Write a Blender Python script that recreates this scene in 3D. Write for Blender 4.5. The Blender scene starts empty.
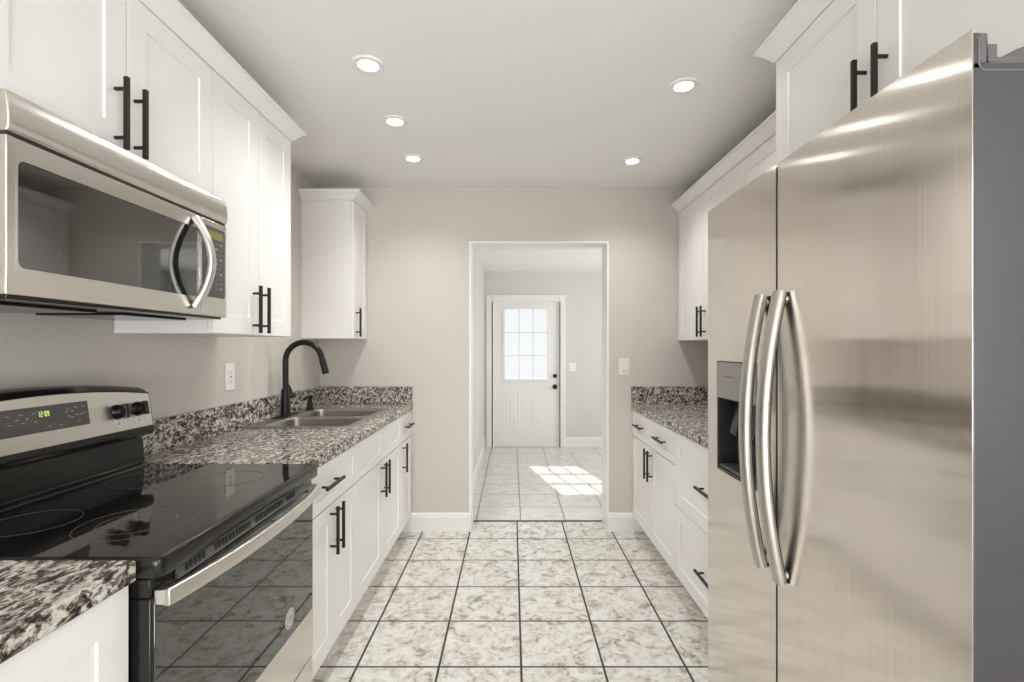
import bpy, bmesh, math
from mathutils import Vector, Matrix

S = bpy.context.scene
COL = S.collection
PI = math.pi

# ------------------------------------------------------------------ camera, world, sun, exposure
EYE = 1.315
cam_d = bpy.data.cameras.new('camera')
cam = bpy.data.objects.new('camera', cam_d); COL.objects.link(cam)
cam.location = (0, 0, EYE); cam.rotation_euler = (PI / 2, 0, 0)
cam_d.sensor_width = 36; cam_d.lens = 36 * 490 / 1024
cam_d.shift_y = 7 / 1024
cam_d.clip_start = 0.02
S.camera = cam

world = bpy.data.worlds.new('world'); S.world = world
world.use_nodes = True
bg = world.node_tree.nodes['Background']
bg.inputs['Color'].default_value = (0.985, 0.99, 1.0, 1)
bg.inputs['Strength'].default_value = 0.95

sun_d = bpy.data.lights.new('sun', 'SUN'); sun_d.energy = 7.0; sun_d.angle = 0.009
sun_d.color = (1.0, 0.96, 0.9)
sun = bpy.data.objects.new('sun', sun_d); COL.objects.link(sun)
sun.location = (0, 9, 6)
sun.rotation_euler = Vector((0.25, -1.0, -0.845)).to_track_quat('-Z', 'Y').to_euler()

# unseen area lamps added as fill: behind the photographer and in the hall
def fill_light(name, loc, aim, sx, sy, watts, col):
    d = bpy.data.lights.new(name, 'AREA'); d.shape = 'RECTANGLE'; d.size = sx; d.size_y = sy; d.energy = watts; d.color = col
    o = bpy.data.objects.new(name, d); COL.objects.link(o); o.location = loc
    o.rotation_euler = Vector(aim).to_track_quat('-Z', 'Z').to_euler()
fill_light('rear_fill', (0.1, -3.05, 0.75), (0, 0.55, 1.0), 2.4, 2.1, 160.0, (0.96, 0.98, 1.0))  # added fill, tilted up to brighten the ceiling
fill_light('side_fill', (1.66, -1.30, 1.50), (-1, 0, 0.0), 1.5, 1.15, 50.0, (0.96, 0.98, 1.0))  # added fill aimed across at the left wall
fill_light('hall_fill', (2.66, 5.15, 1.42), (-1, 0, 0.02), 1.3, 1.1, 48.0, (1.0, 0.985, 0.96))  # added fill to brighten the hall

DOWNLIGHT_W = 6.3
S.view_settings.view_transform = 'Standard'
S.view_settings.look = 'None'
S.view_settings.gamma = 1.0
S.view_settings.use_curve_mapping = False
S.view_settings.exposure = 0.15
S.cycles.max_bounces = 14
S.cycles.diffuse_bounces = 8
S.cycles.transparent_max_bounces = 12
S.cycles.sample_clamp_indirect = 6.0

# ------------------------------------------------------------------ material helpers
def new_mat(name):
    m = bpy.data.materials.new(name); m.use_nodes = True
    nt = m.node_tree
    return m, nt, nt.nodes['Principled BSDF']

def N(nt, kind, **kw):
    n = nt.nodes.new(kind)
    for k, v in kw.items():
        if k in n.inputs.keys(): n.inputs[k].default_value = v
        else: setattr(n, k, v)
    return n

def ramp(nt, stops, interp='LINEAR'):
    n = nt.nodes.new('ShaderNodeValToRGB'); cr = n.color_ramp; cr.interpolation = interp
    while len(cr.elements) < len(stops): cr.elements.new(0.5)
    for e, (p, c) in zip(cr.elements, stops):
        e.position = p; e.color = (c[0], c[1], c[2], 1)
    return n

def simple(name, col, rough=0.5, metal=0.0, spec=0.5, bump=None, coat=0.0):
    m, nt, b = new_mat(name)
    b.inputs['Base Color'].default_value = (*col, 1)
    b.inputs['Roughness'].default_value = rough
    b.inputs['Metallic'].default_value = metal
    b.inputs['Specular IOR Level'].default_value = spec
    b.inputs['Coat Weight'].default_value = coat
    if bump:
        sc, st, dist = bump
        tc = N(nt, 'ShaderNodeTexCoord')
        nz = N(nt, 'ShaderNodeTexNoise', Scale=sc, Detail=4.0)
        bp = N(nt, 'ShaderNodeBump', Strength=st, Distance=dist)
        nt.links.new(tc.outputs['Object'], nz.inputs['Vector'])
        nt.links.new(nz.outputs['Fac'], bp.inputs['Height'])
        nt.links.new(bp.outputs['Normal'], b.inputs['Normal'])
    return m

def emissive(name, col, strength):
    m, nt, b = new_mat(name)
    b.inputs['Base Color'].default_value = (*col, 1)
    b.inputs['Emission Color'].default_value = (*col, 1)
    b.inputs['Emission Strength'].default_value = strength
    return m

def steel(name, col, rough, scale, aniso=0.0, axis='Z', bump=0.02, blotch=0.12):
    m, nt, b = new_mat(name)
    b.inputs['Metallic'].default_value = 1.0
    tc = N(nt, 'ShaderNodeTexCoord')
    mp = N(nt, 'ShaderNodeMapping'); mp.inputs['Scale'].default_value = scale
    nt.links.new(tc.outputs['Object'], mp.inputs['Vector'])
    n1 = N(nt, 'ShaderNodeTexNoise', Scale=1.0, Detail=5.0, Roughness=0.6)
    nt.links.new(mp.outputs['Vector'], n1.inputs['Vector'])
    n2 = N(nt, 'ShaderNodeTexNoise', Scale=5.0, Detail=5.0, Roughness=0.65)
    nt.links.new(tc.outputs['Object'], n2.inputs['Vector'])
    mx = N(nt, 'ShaderNodeMath', operation='ADD')
    nt.links.new(n1.outputs['Fac'], mx.inputs[0]); nt.links.new(n2.outputs['Fac'], mx.inputs[1])
    r = N(nt, 'ShaderNodeMapRange'); r.inputs['From Min'].default_value = 0.7; r.inputs['From Max'].default_value = 1.3
    r.inputs['To Min'].default_value = rough * (1 - blotch * 2); r.inputs['To Max'].default_value = rough * (1 + blotch * 2)
    nt.links.new(mx.outputs[0], r.inputs['Value']); nt.links.new(r.outputs[0], b.inputs['Roughness'])
    cr = ramp(nt, [(0.0, [c * (1 - blotch) for c in col]), (1.0, [min(1, c * (1 + blotch)) for c in col])])
    nt.links.new(n1.outputs['Fac'], cr.inputs['Fac']); nt.links.new(cr.outputs['Color'], b.inputs['Base Color'])
    if aniso:
        b.inputs['Anisotropic'].default_value = aniso
        tg = N(nt, 'ShaderNodeTangent'); tg.direction_type = 'RADIAL'; tg.axis = axis
        nt.links.new(tg.outputs['Tangent'], b.inputs['Tangent'])
    if bump:
        bp = N(nt, 'ShaderNodeBump', Strength=bump, Distance=0.002)
        nt.links.new(n1.outputs['Fac'], bp.inputs['Height']); nt.links.new(bp.outputs['Normal'], b.inputs['Normal'])
    return m

def granite():
    m, nt, b = new_mat('speckled_granite')
    tc = N(nt, 'ShaderNodeTexCoord')
    nz = N(nt, 'ShaderNodeTexNoise', Scale=26.0, Detail=3.0)
    nt.links.new(tc.outputs['Object'], nz.inputs['Vector'])
    mixv = N(nt, 'ShaderNodeVectorMath', operation='MULTIPLY_ADD')
    mixv.inputs[1].default_value = (0.026, 0.026, 0.026)
    nt.links.new(nz.outputs['Color'], mixv.inputs[0]); nt.links.new(tc.outputs['Object'], mixv.inputs[2])
    st = N(nt, 'ShaderNodeMapping'); st.inputs['Scale'].default_value = (1.25, 0.55, 1.0)
    nt.links.new(mixv.outputs[0], st.inputs['Vector'])
    v = N(nt, 'ShaderNodeTexVoronoi', Scale=150.0)
    nt.links.new(st.outputs['Vector'], v.inputs['Vector'])
    sep = N(nt, 'ShaderNodeSeparateColor'); nt.links.new(v.outputs['Color'], sep.inputs[0])
    big = N(nt, 'ShaderNodeTexNoise', Scale=54.0, Detail=4.5, Roughness=0.62, Distortion=0.7)
    nt.links.new(st.outputs['Vector'], big.inputs['Vector'])
    sc = N(nt, 'ShaderNodeMath', operation='MULTIPLY'); sc.inputs[1].default_value = 0.40
    nt.links.new(sep.outputs[0], sc.inputs[0])
    ad = N(nt, 'ShaderNodeMath', operation='MULTIPLY_ADD'); ad.inputs[1].default_value = 2.1
    nt.links.new(big.outputs['Fac'], ad.inputs[0]); nt.links.new(sc.outputs[0], ad.inputs[2])
    fine = N(nt, 'ShaderNodeTexNoise', Scale=240.0, Detail=2.0)
    nt.links.new(tc.outputs['Object'], fine.inputs['Vector'])
    ad2 = N(nt, 'ShaderNodeMath', operation='MULTIPLY_ADD'); ad2.inputs[1].default_value = 0.5
    nt.links.new(fine.outputs['Fac'], ad2.inputs[0]); nt.links.new(ad.outputs[0], ad2.inputs[2])
    mr = N(nt, 'ShaderNodeMapRange'); mr.inputs['From Min'].default_value = 0.85; mr.inputs['From Max'].default_value = 2.02
    nt.links.new(ad2.outputs[0], mr.inputs['Value'])
    cr = ramp(nt, [(0.0, (0.010, 0.008, 0.008)), (0.32, (0.016, 0.012, 0.011)), (0.40, (0.075, 0.058, 0.049)),
                   (0.50, (0.145, 0.123, 0.105)), (0.60, (0.33, 0.29, 0.25)), (0.72, (0.57, 0.54, 0.49)), (1.0, (0.70, 0.67, 0.62))])
    nt.links.new(mr.outputs[0], cr.inputs['Fac']); nt.links.new(cr.outputs['Color'], b.inputs['Base Color'])
    b.inputs['Roughness'].default_value = 0.16
    b.inputs['Specular IOR Level'].default_value = 0.4
    return m

TILE = 0.339
def floor_tile(name, light, mid, dark, grout, relief, ox=0.038):
    m, nt, b = new_mat(name)
    tc = N(nt, 'ShaderNodeTexCoord')
    mp = N(nt, 'ShaderNodeMapping'); mp.inputs['Location'].default_value = (-ox + 20 * TILE, -2.021 + 20 * TILE, 0)
    nt.links.new(tc.outputs['Object'], mp.inputs['Vector'])
    br = N(nt, 'ShaderNodeTexBrick', offset=0.0, squash=1.0)
    for k, val in (('Scale', 1.0), ('Mortar Size', 0.0052), ('Mortar Smooth', 0.15), ('Brick Width', TILE), ('Row Height', TILE)):
        br.inputs[k].default_value = val
    br.inputs['Color1'].default_value = (0.35, 0.35, 0.35, 1); br.inputs['Color2'].default_value = (0.65, 0.65, 0.65, 1)
    nt.links.new(mp.outputs['Vector'], br.inputs['Vector'])
    # each tile gets its own piece of the mottling
    off = N(nt, 'ShaderNodeVectorMath', operation='SCALE'); off.inputs['Scale'].default_value = 7.0
    nt.links.new(br.outputs['Color'], off.inputs[0])
    ad = N(nt, 'ShaderNodeVectorMath', operation='ADD')
    nt.links.new(off.outputs[0], ad.inputs[0]); nt.links.new(tc.outputs['Object'], ad.inputs[1])
    n1 = N(nt, 'ShaderNodeTexNoise', Scale=12.5, Detail=9.0, Roughness=0.76, Distortion=0.8)
    nt.links.new(ad.outputs[0], n1.inputs['Vector'])
    n3 = N(nt, 'ShaderNodeTexNoise', Scale=38.0, Detail=4.0, Roughness=0.6)
    nt.links.new(ad.outputs[0], n3.inputs['Vector'])
    mm = N(nt, 'ShaderNodeMath', operation='MULTIPLY_ADD'); mm.inputs[1].default_value = 0.35
    nt.links.new(n3.outputs['Fac'], mm.inputs[0]); nt.links.new(n1.outputs['Fac'], mm.inputs[2])
    cr = ramp(nt, [(0.53, dark), (0.635, mid), (0.74, light)])
    nt.links.new(mm.outputs[0], cr.inputs['Fac'])
    mx = N(nt, 'ShaderNodeMix', data_type='RGBA'); mx.inputs[7].default_value = (*grout, 1)
    nt.links.new(br.outputs['Fac'], mx.inputs[0]); nt.links.new(cr.outputs['Color'], mx.inputs[6])
    nt.links.new(mx.outputs[2], b.inputs['Base Color'])
    rr = N(nt, 'ShaderNodeMapRange'); b.inputs['Specular IOR Level'].default_value = 0.75
    rr.inputs['To Min'].default_value = 0.20; rr.inputs['To Max'].default_value = 0.8
    nt.links.new(br.outputs['Fac'], rr.inputs['Value']); nt.links.new(rr.outputs[0], b.inputs['Roughness'])
    n2 = N(nt, 'ShaderNodeTexNoise', Scale=22.0, Detail=3.0, Distortion=1.2)
    nt.links.new(ad.outputs[0], n2.inputs['Vector'])
    sub = N(nt, 'ShaderNodeMath', operation='MULTIPLY_ADD'); sub.inputs[1].default_value = -1.6
    nt.links.new(br.outputs['Fac'], sub.inputs[0]); nt.links.new(n2.outputs['Fac'], sub.inputs[2])
    bp = N(nt, 'ShaderNodeBump', Strength=relief, Distance=0.004)
    nt.links.new(sub.outputs[0], bp.inputs['Height']); nt.links.new(bp.outputs['Normal'], b.inputs['Normal'])
    return m

def window_glass(name):
    m, nt, b = new_mat(name)
    out = nt.nodes['Material Output']
    tr = N(nt, 'ShaderNodeBsdfTransparent'); tr.inputs['Color'].default_value = (0.95, 0.96, 0.96, 1)
    gl = N(nt, 'ShaderNodeBsdfGlossy', Roughness=0.45)
    tc = N(nt, 'ShaderNodeTexCoord'); nz = N(nt, 'ShaderNodeTexNoise', Scale=55.0, Detail=3.0)
    bp = N(nt, 'ShaderNodeBump', Strength=0.12, Distance=0.003)
    nt.links.new(tc.outputs['Object'], nz.inputs['Vector']); nt.links.new(nz.outputs['Fac'], bp.inputs['Height'])
    nt.links.new(bp.outputs['Normal'], gl.inputs['Normal'])
    mx = N(nt, 'ShaderNodeMixShader'); mx.inputs[0].default_value = 0.03
    nt.links.new(tr.outputs[0], mx.inputs[1]); nt.links.new(gl.outputs[0], mx.inputs[2])
    nt.links.new(mx.outputs[0], out.inputs['Surface'])
    return m

M = {}
M['wall'] = simple('greige_wall_paint', (0.575, 0.54, 0.495), 0.55, bump=(120, 0.6, 0.003))
M['ceiling'] = simple('textured_ceiling_paint', (0.82, 0.81, 0.795), 0.8, bump=(95, 0.5, 0.004))
M['hall_wall'] = simple('pale_grey_wall_paint', (0.63, 0.625, 0.61), 0.5, bump=(140, 0.2, 0.002))
M['hall_ceiling'] = simple('white_ceiling_paint', (0.84, 0.84, 0.83), 0.7, bump=(95, 0.3, 0.003))
M['trim'] = simple('white_trim_paint', (0.80, 0.79, 0.76), 0.28)
M['cabinet'] = simple('white_cabinet_paint', (0.81, 0.795, 0.775), 0.34)
M['carcass'] = simple('white_cabinet_side', (0.79, 0.77, 0.745), 0.4)
M['pull'] = simple('dark_bronze_metal', (0.020, 0.015, 0.012), 0.42, spec=0.25)
M['granite'] = granite()
M['tile'] = floor_tile('mottled_ceramic_tile', (0.71, 0.695, 0.66), (0.575, 0.55, 0.495), (0.30, 0.27, 0.205), (0.03, 0.026, 0.021), 0.30)
M['hall_tile'] = floor_tile('pale_ceramic_tile', (0.72, 0.70, 0.665), (0.67, 0.645, 0.605), (0.58, 0.55, 0.50), (0.26, 0.245, 0.22), 0.08, 0.066)
M['fridge_steel'] = steel('brushed_steel_vertical', (0.79, 0.735, 0.675), 0.135, (60, 160, 2.0), aniso=1.0, axis='Z', bump=0.014, blotch=0.11)
M['steel'] = steel('brushed_steel_horizontal', (0.70, 0.665, 0.62), 0.25, (60, 2.0, 160), aniso=0.5, axis='Z', bump=0.015, blotch=0.06)
M['handle_steel'] = steel('satin_steel', (0.52, 0.495, 0.465), 0.36, (40, 40, 4), bump=0.0, blotch=0.06)
M['bright_steel'] = steel('satin_bright_steel', (0.70, 0.67, 0.63), 0.34, (40, 4, 40), bump=0.0, blotch=0.05)
M['sink_steel'] = steel('sink_steel', (0.40, 0.372, 0.338), 0.36, (6, 120, 60), bump=0.02, blotch=0.06)
M['black_glass'] = simple('black_glass', (0.010, 0.009, 0.009), 0.035, spec=0.6)
M['smoked_glass'] = simple('smoked_mirror_glass', (0.020, 0.018, 0.016), 0.03, spec=0.5)
M['smoked_glass'].node_tree.nodes['Principled BSDF'].inputs['IOR'].default_value = 2.3
M['oven_glass'] = simple('dark_oven_glass', (0.012, 0.011, 0.010), 0.03, spec=0.5, bump=(4.0, 0.02, 0.02))
M['oven_glass'].node_tree.nodes['Principled BSDF'].inputs['IOR'].default_value = 2.0
M['black'] = simple('black_enamel', (0.012, 0.011, 0.010), 0.16, spec=0.35)
M['black_matte'] = simple('black_plastic', (0.02, 0.02, 0.02), 0.5)
M['charcoal'] = simple('charcoal_plastic', (0.075, 0.070, 0.066), 0.3)
M['grey_paint'] = simple('grey_painted_steel', (0.055, 0.053, 0.056), 0.38, metal=0.25, bump=(300, 0.1, 0.001))
M['grey_plastic'] = simple('grey_plastic', (0.085, 0.08, 0.082), 0.4)
M['mark'] = simple('pale_grey_print', (0.36, 0.35, 0.33), 0.5)
M['mark_dim'] = simple('dim_grey_print', (0.17, 0.165, 0.155), 0.5)
M['dark_mark'] = simple('dark_print', (0.12, 0.11, 0.10), 0.5)
M['ring'] = simple('grey_burner_print', (0.07, 0.068, 0.065), 0.15)
M['digit'] = emissive('green_clock_digits', (0.60, 0.80, 0.20), 0.55)
M['lcd'] = emissive('olive_display', (0.16, 0.15, 0.04), 0.35)
M['faucet'] = simple('matte_black_metal', (0.011, 0.009, 0.009), 0.35, spec=0.25)
M['plastic_white'] = simple('white_plastic', (0.84, 0.82, 0.79), 0.3)
M['plastic_ivory'] = simple('ivory_plastic', (0.76, 0.72, 0.66), 0.3)
M['slot'] = simple('dark_slot', (0.12, 0.11, 0.10), 0.6)
M['door_paint'] = simple('pale_door_paint', (0.80, 0.795, 0.78), 0.35)
M['lamp'] = emissive('lamp_diffuser', (1.0, 0.985, 0.96), 14.0)
M['lamp_ring'] = simple('white_lamp_ring', (0.80, 0.78, 0.75), 0.4)
M['pane'] = window_glass('rain_glass')
M['ground'] = simple('dull_concrete', (0.27, 0.27, 0.255), 0.8, bump=(30, 0.3, 0.01))
M['dark_metal'] = simple('dark_grey_strip', (0.10, 0.095, 0.085), 0.4, metal=0.5)
M['badge'] = simple('silver_badge', (0.62, 0.61, 0.58), 0.3, metal=0.6)

# ------------------------------------------------------------------ mesh helpers
class MB:
    """collects shapes into one mesh; coordinates are world metres"""
    def __init__(s): s.bm = bmesh.new(); s.mi = 0
    def face(s, vs):
        try:
            f = s.bm.faces.new(vs); f.material_index = s.mi; return f
        except ValueError: return None
    def box(s, x0, x1, y0, y1, z0, z1, mat=None):
        v = [s.bm.verts.new(Vector(p)) for p in
             ((x0, y0, z0), (x1, y0, z0), (x1, y1, z0), (x0, y1, z0), (x0, y0, z1), (x1, y0, z1), (x1, y1, z1), (x0, y1, z1))]
        if mat is not None:
            for q in v: q.co = mat @ q.co
        for f in ((0, 3, 2, 1), (4, 5, 6, 7), (0, 1, 5, 4), (1, 2, 6, 5), (2, 3, 7, 6), (3, 0, 4, 7)):
            s.face([v[i] for i in f])
        return s
    def plate(s, us, vs, holes, c0, c1, fn):
        """slab with rectangular holes; us, vs are cut lines, fn(u, v, c) -> point; holes = set of (i, j) cells"""
        us = list(us); vs = list(vs); P = {}
        def V(i, j, k):
            if (i, j, k) not in P: P[i, j, k] = s.bm.verts.new(Vector(fn(us[i], vs[j], (c0, c1)[k])))
            return P[i, j, k]
        nu, nv = len(us) - 1, len(vs) - 1
        solid = lambda i, j: 0 <= i < nu and 0 <= j < nv and (i, j) not in holes
        for i in range(nu):
            for j in range(nv):
                if not solid(i, j): continue
                for k in (0, 1): s.face([V(i, j, k), V(i + 1, j, k), V(i + 1, j + 1, k), V(i, j + 1, k)])
                for (di, dj, a, b) in ((-1, 0, (0, 0), (0, 1)), (1, 0, (1, 0), (1, 1)), (0, -1, (0, 0), (1, 0)), (0, 1, (0, 1), (1, 1))):
                    if not solid(i + di, j + dj):
                        s.face([V(i + a[0], j + a[1], 0), V(i + b[0], j + b[1], 0), V(i + b[0], j + b[1], 1), V(i + a[0], j + a[1], 1)])
        return s
    def loft(s, rings, cap0=True, cap1=True):
        R = [[s.bm.verts.new(Vector(p)) for p in r] for r in rings]
        n = len(R[0])
        for a, b in zip(R, R[1:]):
            for i in range(n): s.face([a[i], a[(i + 1) % n], b[(i + 1) % n], b[i]])
        if cap0: s.face(R[0][::-1])
        if cap1: s.face(R[-1])
        return s
    def tube(s, pts, rad, n=12, cap=True):
        pts = [Vector(p) for p in pts]
        if not isinstance(rad, (list, tuple)): rad = [rad] * len(pts)
        rings = []; up = None
        for i, p in enumerate(pts):
            t = (pts[min(i + 1, len(pts) - 1)] - pts[max(i - 1, 0)]).normalized()
            if up is None: up = Vector((0, 0, 1)) if abs(t.z) < 0.9 else Vector((1, 0, 0))
            a = (up - t * up.dot(t)).normalized(); b = t.cross(a); up = a
            rings.append([p + (a * math.cos(2 * PI * k / n) + b * math.sin(2 * PI * k / n)) * rad[i] for k in range(n)])
        return s.loft(rings, cap, cap)
    def lathe(s, c, axis, prof, n=32):
        """prof = [(radius, height)...] about axis through c; closed with caps"""
        ax = Vector(axis).normalized(); a = ax.orthogonal().normalized(); b = ax.cross(a); c = Vector(c)
        return s.loft([[c + ax * h + (a * math.cos(2 * PI * k / n) + b * math.sin(2 * PI * k / n)) * r for k in range(n)] for r, h in prof])
    def ring(s, c, axis, r0, r1, h, n=48):
        ax = Vector(axis).normalized(); a = ax.orthogonal().normalized(); b = ax.cross(a); c = Vector(c)
        C = lambda r, z: [c + ax * z + (a * math.cos(2 * PI * k / n) + b * math.sin(2 * PI * k / n)) * r for k in range(n)]
        R = [[s.bm.verts.new(p) for p in C(r, z)] for r, z in ((r0, 0), (r0, h), (r1, h), (r1, 0))]
        for q in range(4):
            A, B = R[q], R[(q + 1) % 4]
            for i in range(n): s.face([A[i], A[(i + 1) % n], B[(i + 1) % n], B[i]])
        return s
    def bar(s, pts, binormal, w, t, r=0.3):
        """rounded rectangular bar: width w along binormal, thickness t in the bend plane"""
        B = Vector(binormal).normalized(); pts = [Vector(p) for p in pts]; rings = []
        for i, p in enumerate(pts):
            T = (pts[min(i + 1, len(pts) - 1)] - pts[max(i - 1, 0)]).normalized(); Nn = T.cross(B).normalized()
            ring = []; rc = min(w, t) * r
            for (sx, sy, a0) in ((1, 1, 0), (-1, 1, PI / 2), (-1, -1, PI), (1, -1, 1.5 * PI)):
                for k in range(4):
                    an = a0 + k / 3 * PI / 2
                    ring.append(p + B * (sx * (w / 2 - rc) + rc * math.cos(an)) + Nn * (sy * (t / 2 - rc) + rc * math.sin(an)))
            rings.append(ring)
        return s.loft(rings)
    def prism(s, prof, y0, y1, fn=None):
        """profile [(a, b)...] swept from y0 to y1; default a = x, b = z"""
        fn = fn or (lambda a, b, y: (a, y, b))
        return s.loft([[fn(a, b, y) for a, b in prof] for y in (y0, y1)])
    def path_sweep(s, path, prof, side):
        """moulding: prof [(outward, z)...] swept along plan path [(x, y)...] with mitred corners"""
        pts = [Vector((x, y)) for x, y in path]; rings = []
        for i, p in enumerate(pts):
            ns = []
            for a, b in ((i - 1, i), (i, i + 1)):
                if 0 <= a and b < len(pts):
                    t = (pts[b] - pts[a]).normalized(); ns.append(Vector((t.y, -t.x)) * side)
            if len(ns) == 2: m = (ns[0] + ns[1]); m = m / m.dot(ns[0])
            else: m = ns[0]
            rings.append([(p.x + m.x * o, p.y + m.y * o, z) for o, z in prof])
        return s.loft(rings)

def dark_back(o, sx):
    """bow handles have a black plastic back facing the door"""
    o.data.materials.append(M['black_matte'])
    for p in o.data.polygons:
        if p.normal.x * sx < -0.35: p.material_index = 1

def root_of(o):
    v = Vector(o.location)
    while o.parent: o = o.parent; v += Vector(o.location)
    return v

def make(name, mb, mats, parent=None, origin=None, bevel=0.0, seg=2, smooth=True, angle=35):
    """link what MB collected as ONE mesh object"""
    bm = mb.bm
    bmesh.ops.remove_doubles(bm, verts=bm.verts, dist=1e-6)
    bmesh.ops.recalc_face_normals(bm, faces=bm.faces)
    base = root_of(parent) if parent else Vector(origin or (0, 0, 0))
    for v in bm.verts: v.co -= base
    if smooth:
        for f in bm.faces: f.smooth = True
        for e in bm.edges:
            if len(e.link_faces) == 2 and e.calc_face_angle(0) > math.radians(angle): e.smooth = False
    me = bpy.data.meshes.new(name); bm.to_mesh(me); bm.free()
    for m in (mats if isinstance(mats, (list, tuple)) else [mats]): me.materials.append(m)
    o = bpy.data.objects.new(name, me); COL.objects.link(o)
    if parent: o.parent = parent
    else: o.location = base
    if bevel:
        b = o.modifiers.new('bevel', 'BEVEL'); b.width = bevel; b.segments = seg; b.limit_method = 'ANGLE'
        b.angle_limit = math.radians(40); b.harden_normals = False
    return o

def tag(o, label=None, cat=None, group=None, kind=None):
    for k, v in (('label', label), ('category', cat), ('group', group), ('kind', kind)):
        if v: o[k] = v
    return o

def thing(name, label, cat, loc, group=None):
    o = bpy.data.objects.new(name, None); COL.objects.link(o); o.location = loc
    o.empty_display_size = 0.1
    return tag(o, label, cat, group)

def struct(name, mb, mats, bevel=0.0, parent=None, **kw):
    o = make(name, mb, mats, parent, bevel=bevel, smooth=False, **kw)
    if not parent: o['kind'] = 'structure'
    return o

# ------------------------------------------------------------------ the place (metres): x right, y into the picture
XL, XR = -1.386, 1.52           # side walls of the kitchen
YB, YT = 3.523, 3.723           # wall with the cased opening: kitchen face, hall face
CEIL = 2.473
HALL_C, HX0, HX1, YD = 2.325, -0.365, 2.60, 6.51
YR = -2.6                       # wall behind the photographer
OX0, OX1, OZ = -0.295, 0.683, 2.07

# ------------------------------------------------------------------ setting
struct('floor', MB().box(XL - .1, XR + .1, YR - .1, YT, -0.06, 0), M['tile'])
struct('floor_hall', MB().box(HX0 - .1, HX1 + .1, YT, YD + .1, -0.06, 0), M['hall_tile'])
struct('ceiling', MB().box(XL - .1, XR + .1, YR - .1, YT, CEIL, CEIL + .08), M['ceiling'])
struct('ceiling_hall', MB().box(HX0 - .1, HX1 + .1, YT, YD + .1, HALL_C, HALL_C + .08), M['hall_ceiling'])
struct('wall_left', MB().box(XL - .1, XL, YR, YB, 0, CEIL), M['wall'])
SY_ = (-2.10, -0.50); SZ_ = (0.88, 2.12)
struct('wall_right', MB().plate([YR, SY_[0], SY_[1], YB], [0, SZ_[0], SZ_[1], CEIL], {(1, 1)}, XR, XR + .1, lambda u, v, c: (c, u, v)), M['wall'])
LIN = 0.012
wb = MB().plate([XL - .1, OX0 - LIN, OX1 + LIN, HX1 + .1], [0, OZ + LIN, CEIL], {(1, 0)}, YB, YT, lambda u, v, c: (u, c, v))
struct('wall_back', wb, M['wall'])
jm = MB().box(OX0 - LIN, OX0, YB - .0015, YT + .0015, 0, OZ).box(OX1, OX1 + LIN, YB - .0015, YT + .0015, 0, OZ)
jm.box(OX0 - LIN, OX1 + LIN, YB - .0015, YT + .0015, OZ, OZ + LIN)
struct('trim_1', jm, simple('glossy_white_paint', (0.83, 0.83, 0.82), 0.4, bump=(60, 0.25, 0.003)))
wr = MB().plate([XL - .1, -1.10, 1.30, XR + .1], [0, 2.25, CEIL], {(1, 0)}, YR - .1, YR, lambda u, v, c: (u, c, v))
struct('wall_rear', wr, M['wall'])
struct('wall_hall_left', MB().box(HX0 - .1, HX0, YT, YD, 0, HALL_C), M['hall_wall'])
WY0, WY1, WZ0, WZ1 = 4.45, 5.85, 0.85, 2.0
struct('wall_hall_right', MB().plate([YT, WY0, WY1, YD], [0, WZ0, WZ1, HALL_C], {(1, 1)}, HX1, HX1 + .1, lambda u, v, c: (c, u, v)), M['hall_wall'])
DX0, DX1, DZ = -0.252, 0.624, 1.930
struct('wall_hall_far', MB().plate([HX0 - .1, DX0, DX1, HX1 + .1], [0, DZ, HALL_C], {(1, 0)}, YD, YD + .1, lambda u, v, c: (u, c, v)), M['hall_wall'])

# unseen window added to light the hall (beyond the right edge of the opening)
wf = MB().plate([WY0, WY0 + .05, (WY0 + WY1) / 2 - .02, (WY0 + WY1) / 2 + .02, WY1 - .05, WY1],
                [WZ0, WZ0 + .05, (WZ0 + WZ1) / 2 - .02, (WZ0 + WZ1) / 2 + .02, WZ1 - .05, WZ1],
                {(1, 1), (1, 3), (3, 1), (3, 3)}, HX1 + .03, HX1 + .07, lambda u, v, c: (c, u, v))
win = struct('added_window_1', wf, M['trim'])
make('pane', MB().box(HX1 + .048, HX1 + .052, WY0 + .01, WY1 - .01, WZ0 + .01, WZ1 - .01), M['pane'], win)

# unseen window behind the photographer, added in the right wall to light the left
wf = MB().plate([SY_[0], SY_[0] + .05, SY_[1] - .05, SY_[1]], [SZ_[0], SZ_[0] + .05, 1.48, 1.52, SZ_[1] - .05, SZ_[1]],
                {(1, 1), (1, 3)}, XR + .03, XR + .07, lambda u, v, c: (c, u, v))
win = struct('added_window_2', wf, M['trim'])
make('pane', MB().box(XR + .048, XR + .052, SY_[0] + .01, SY_[1] - .01, SZ_[0] + .01, SZ_[1] - .01), M['pane'], win)

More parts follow.
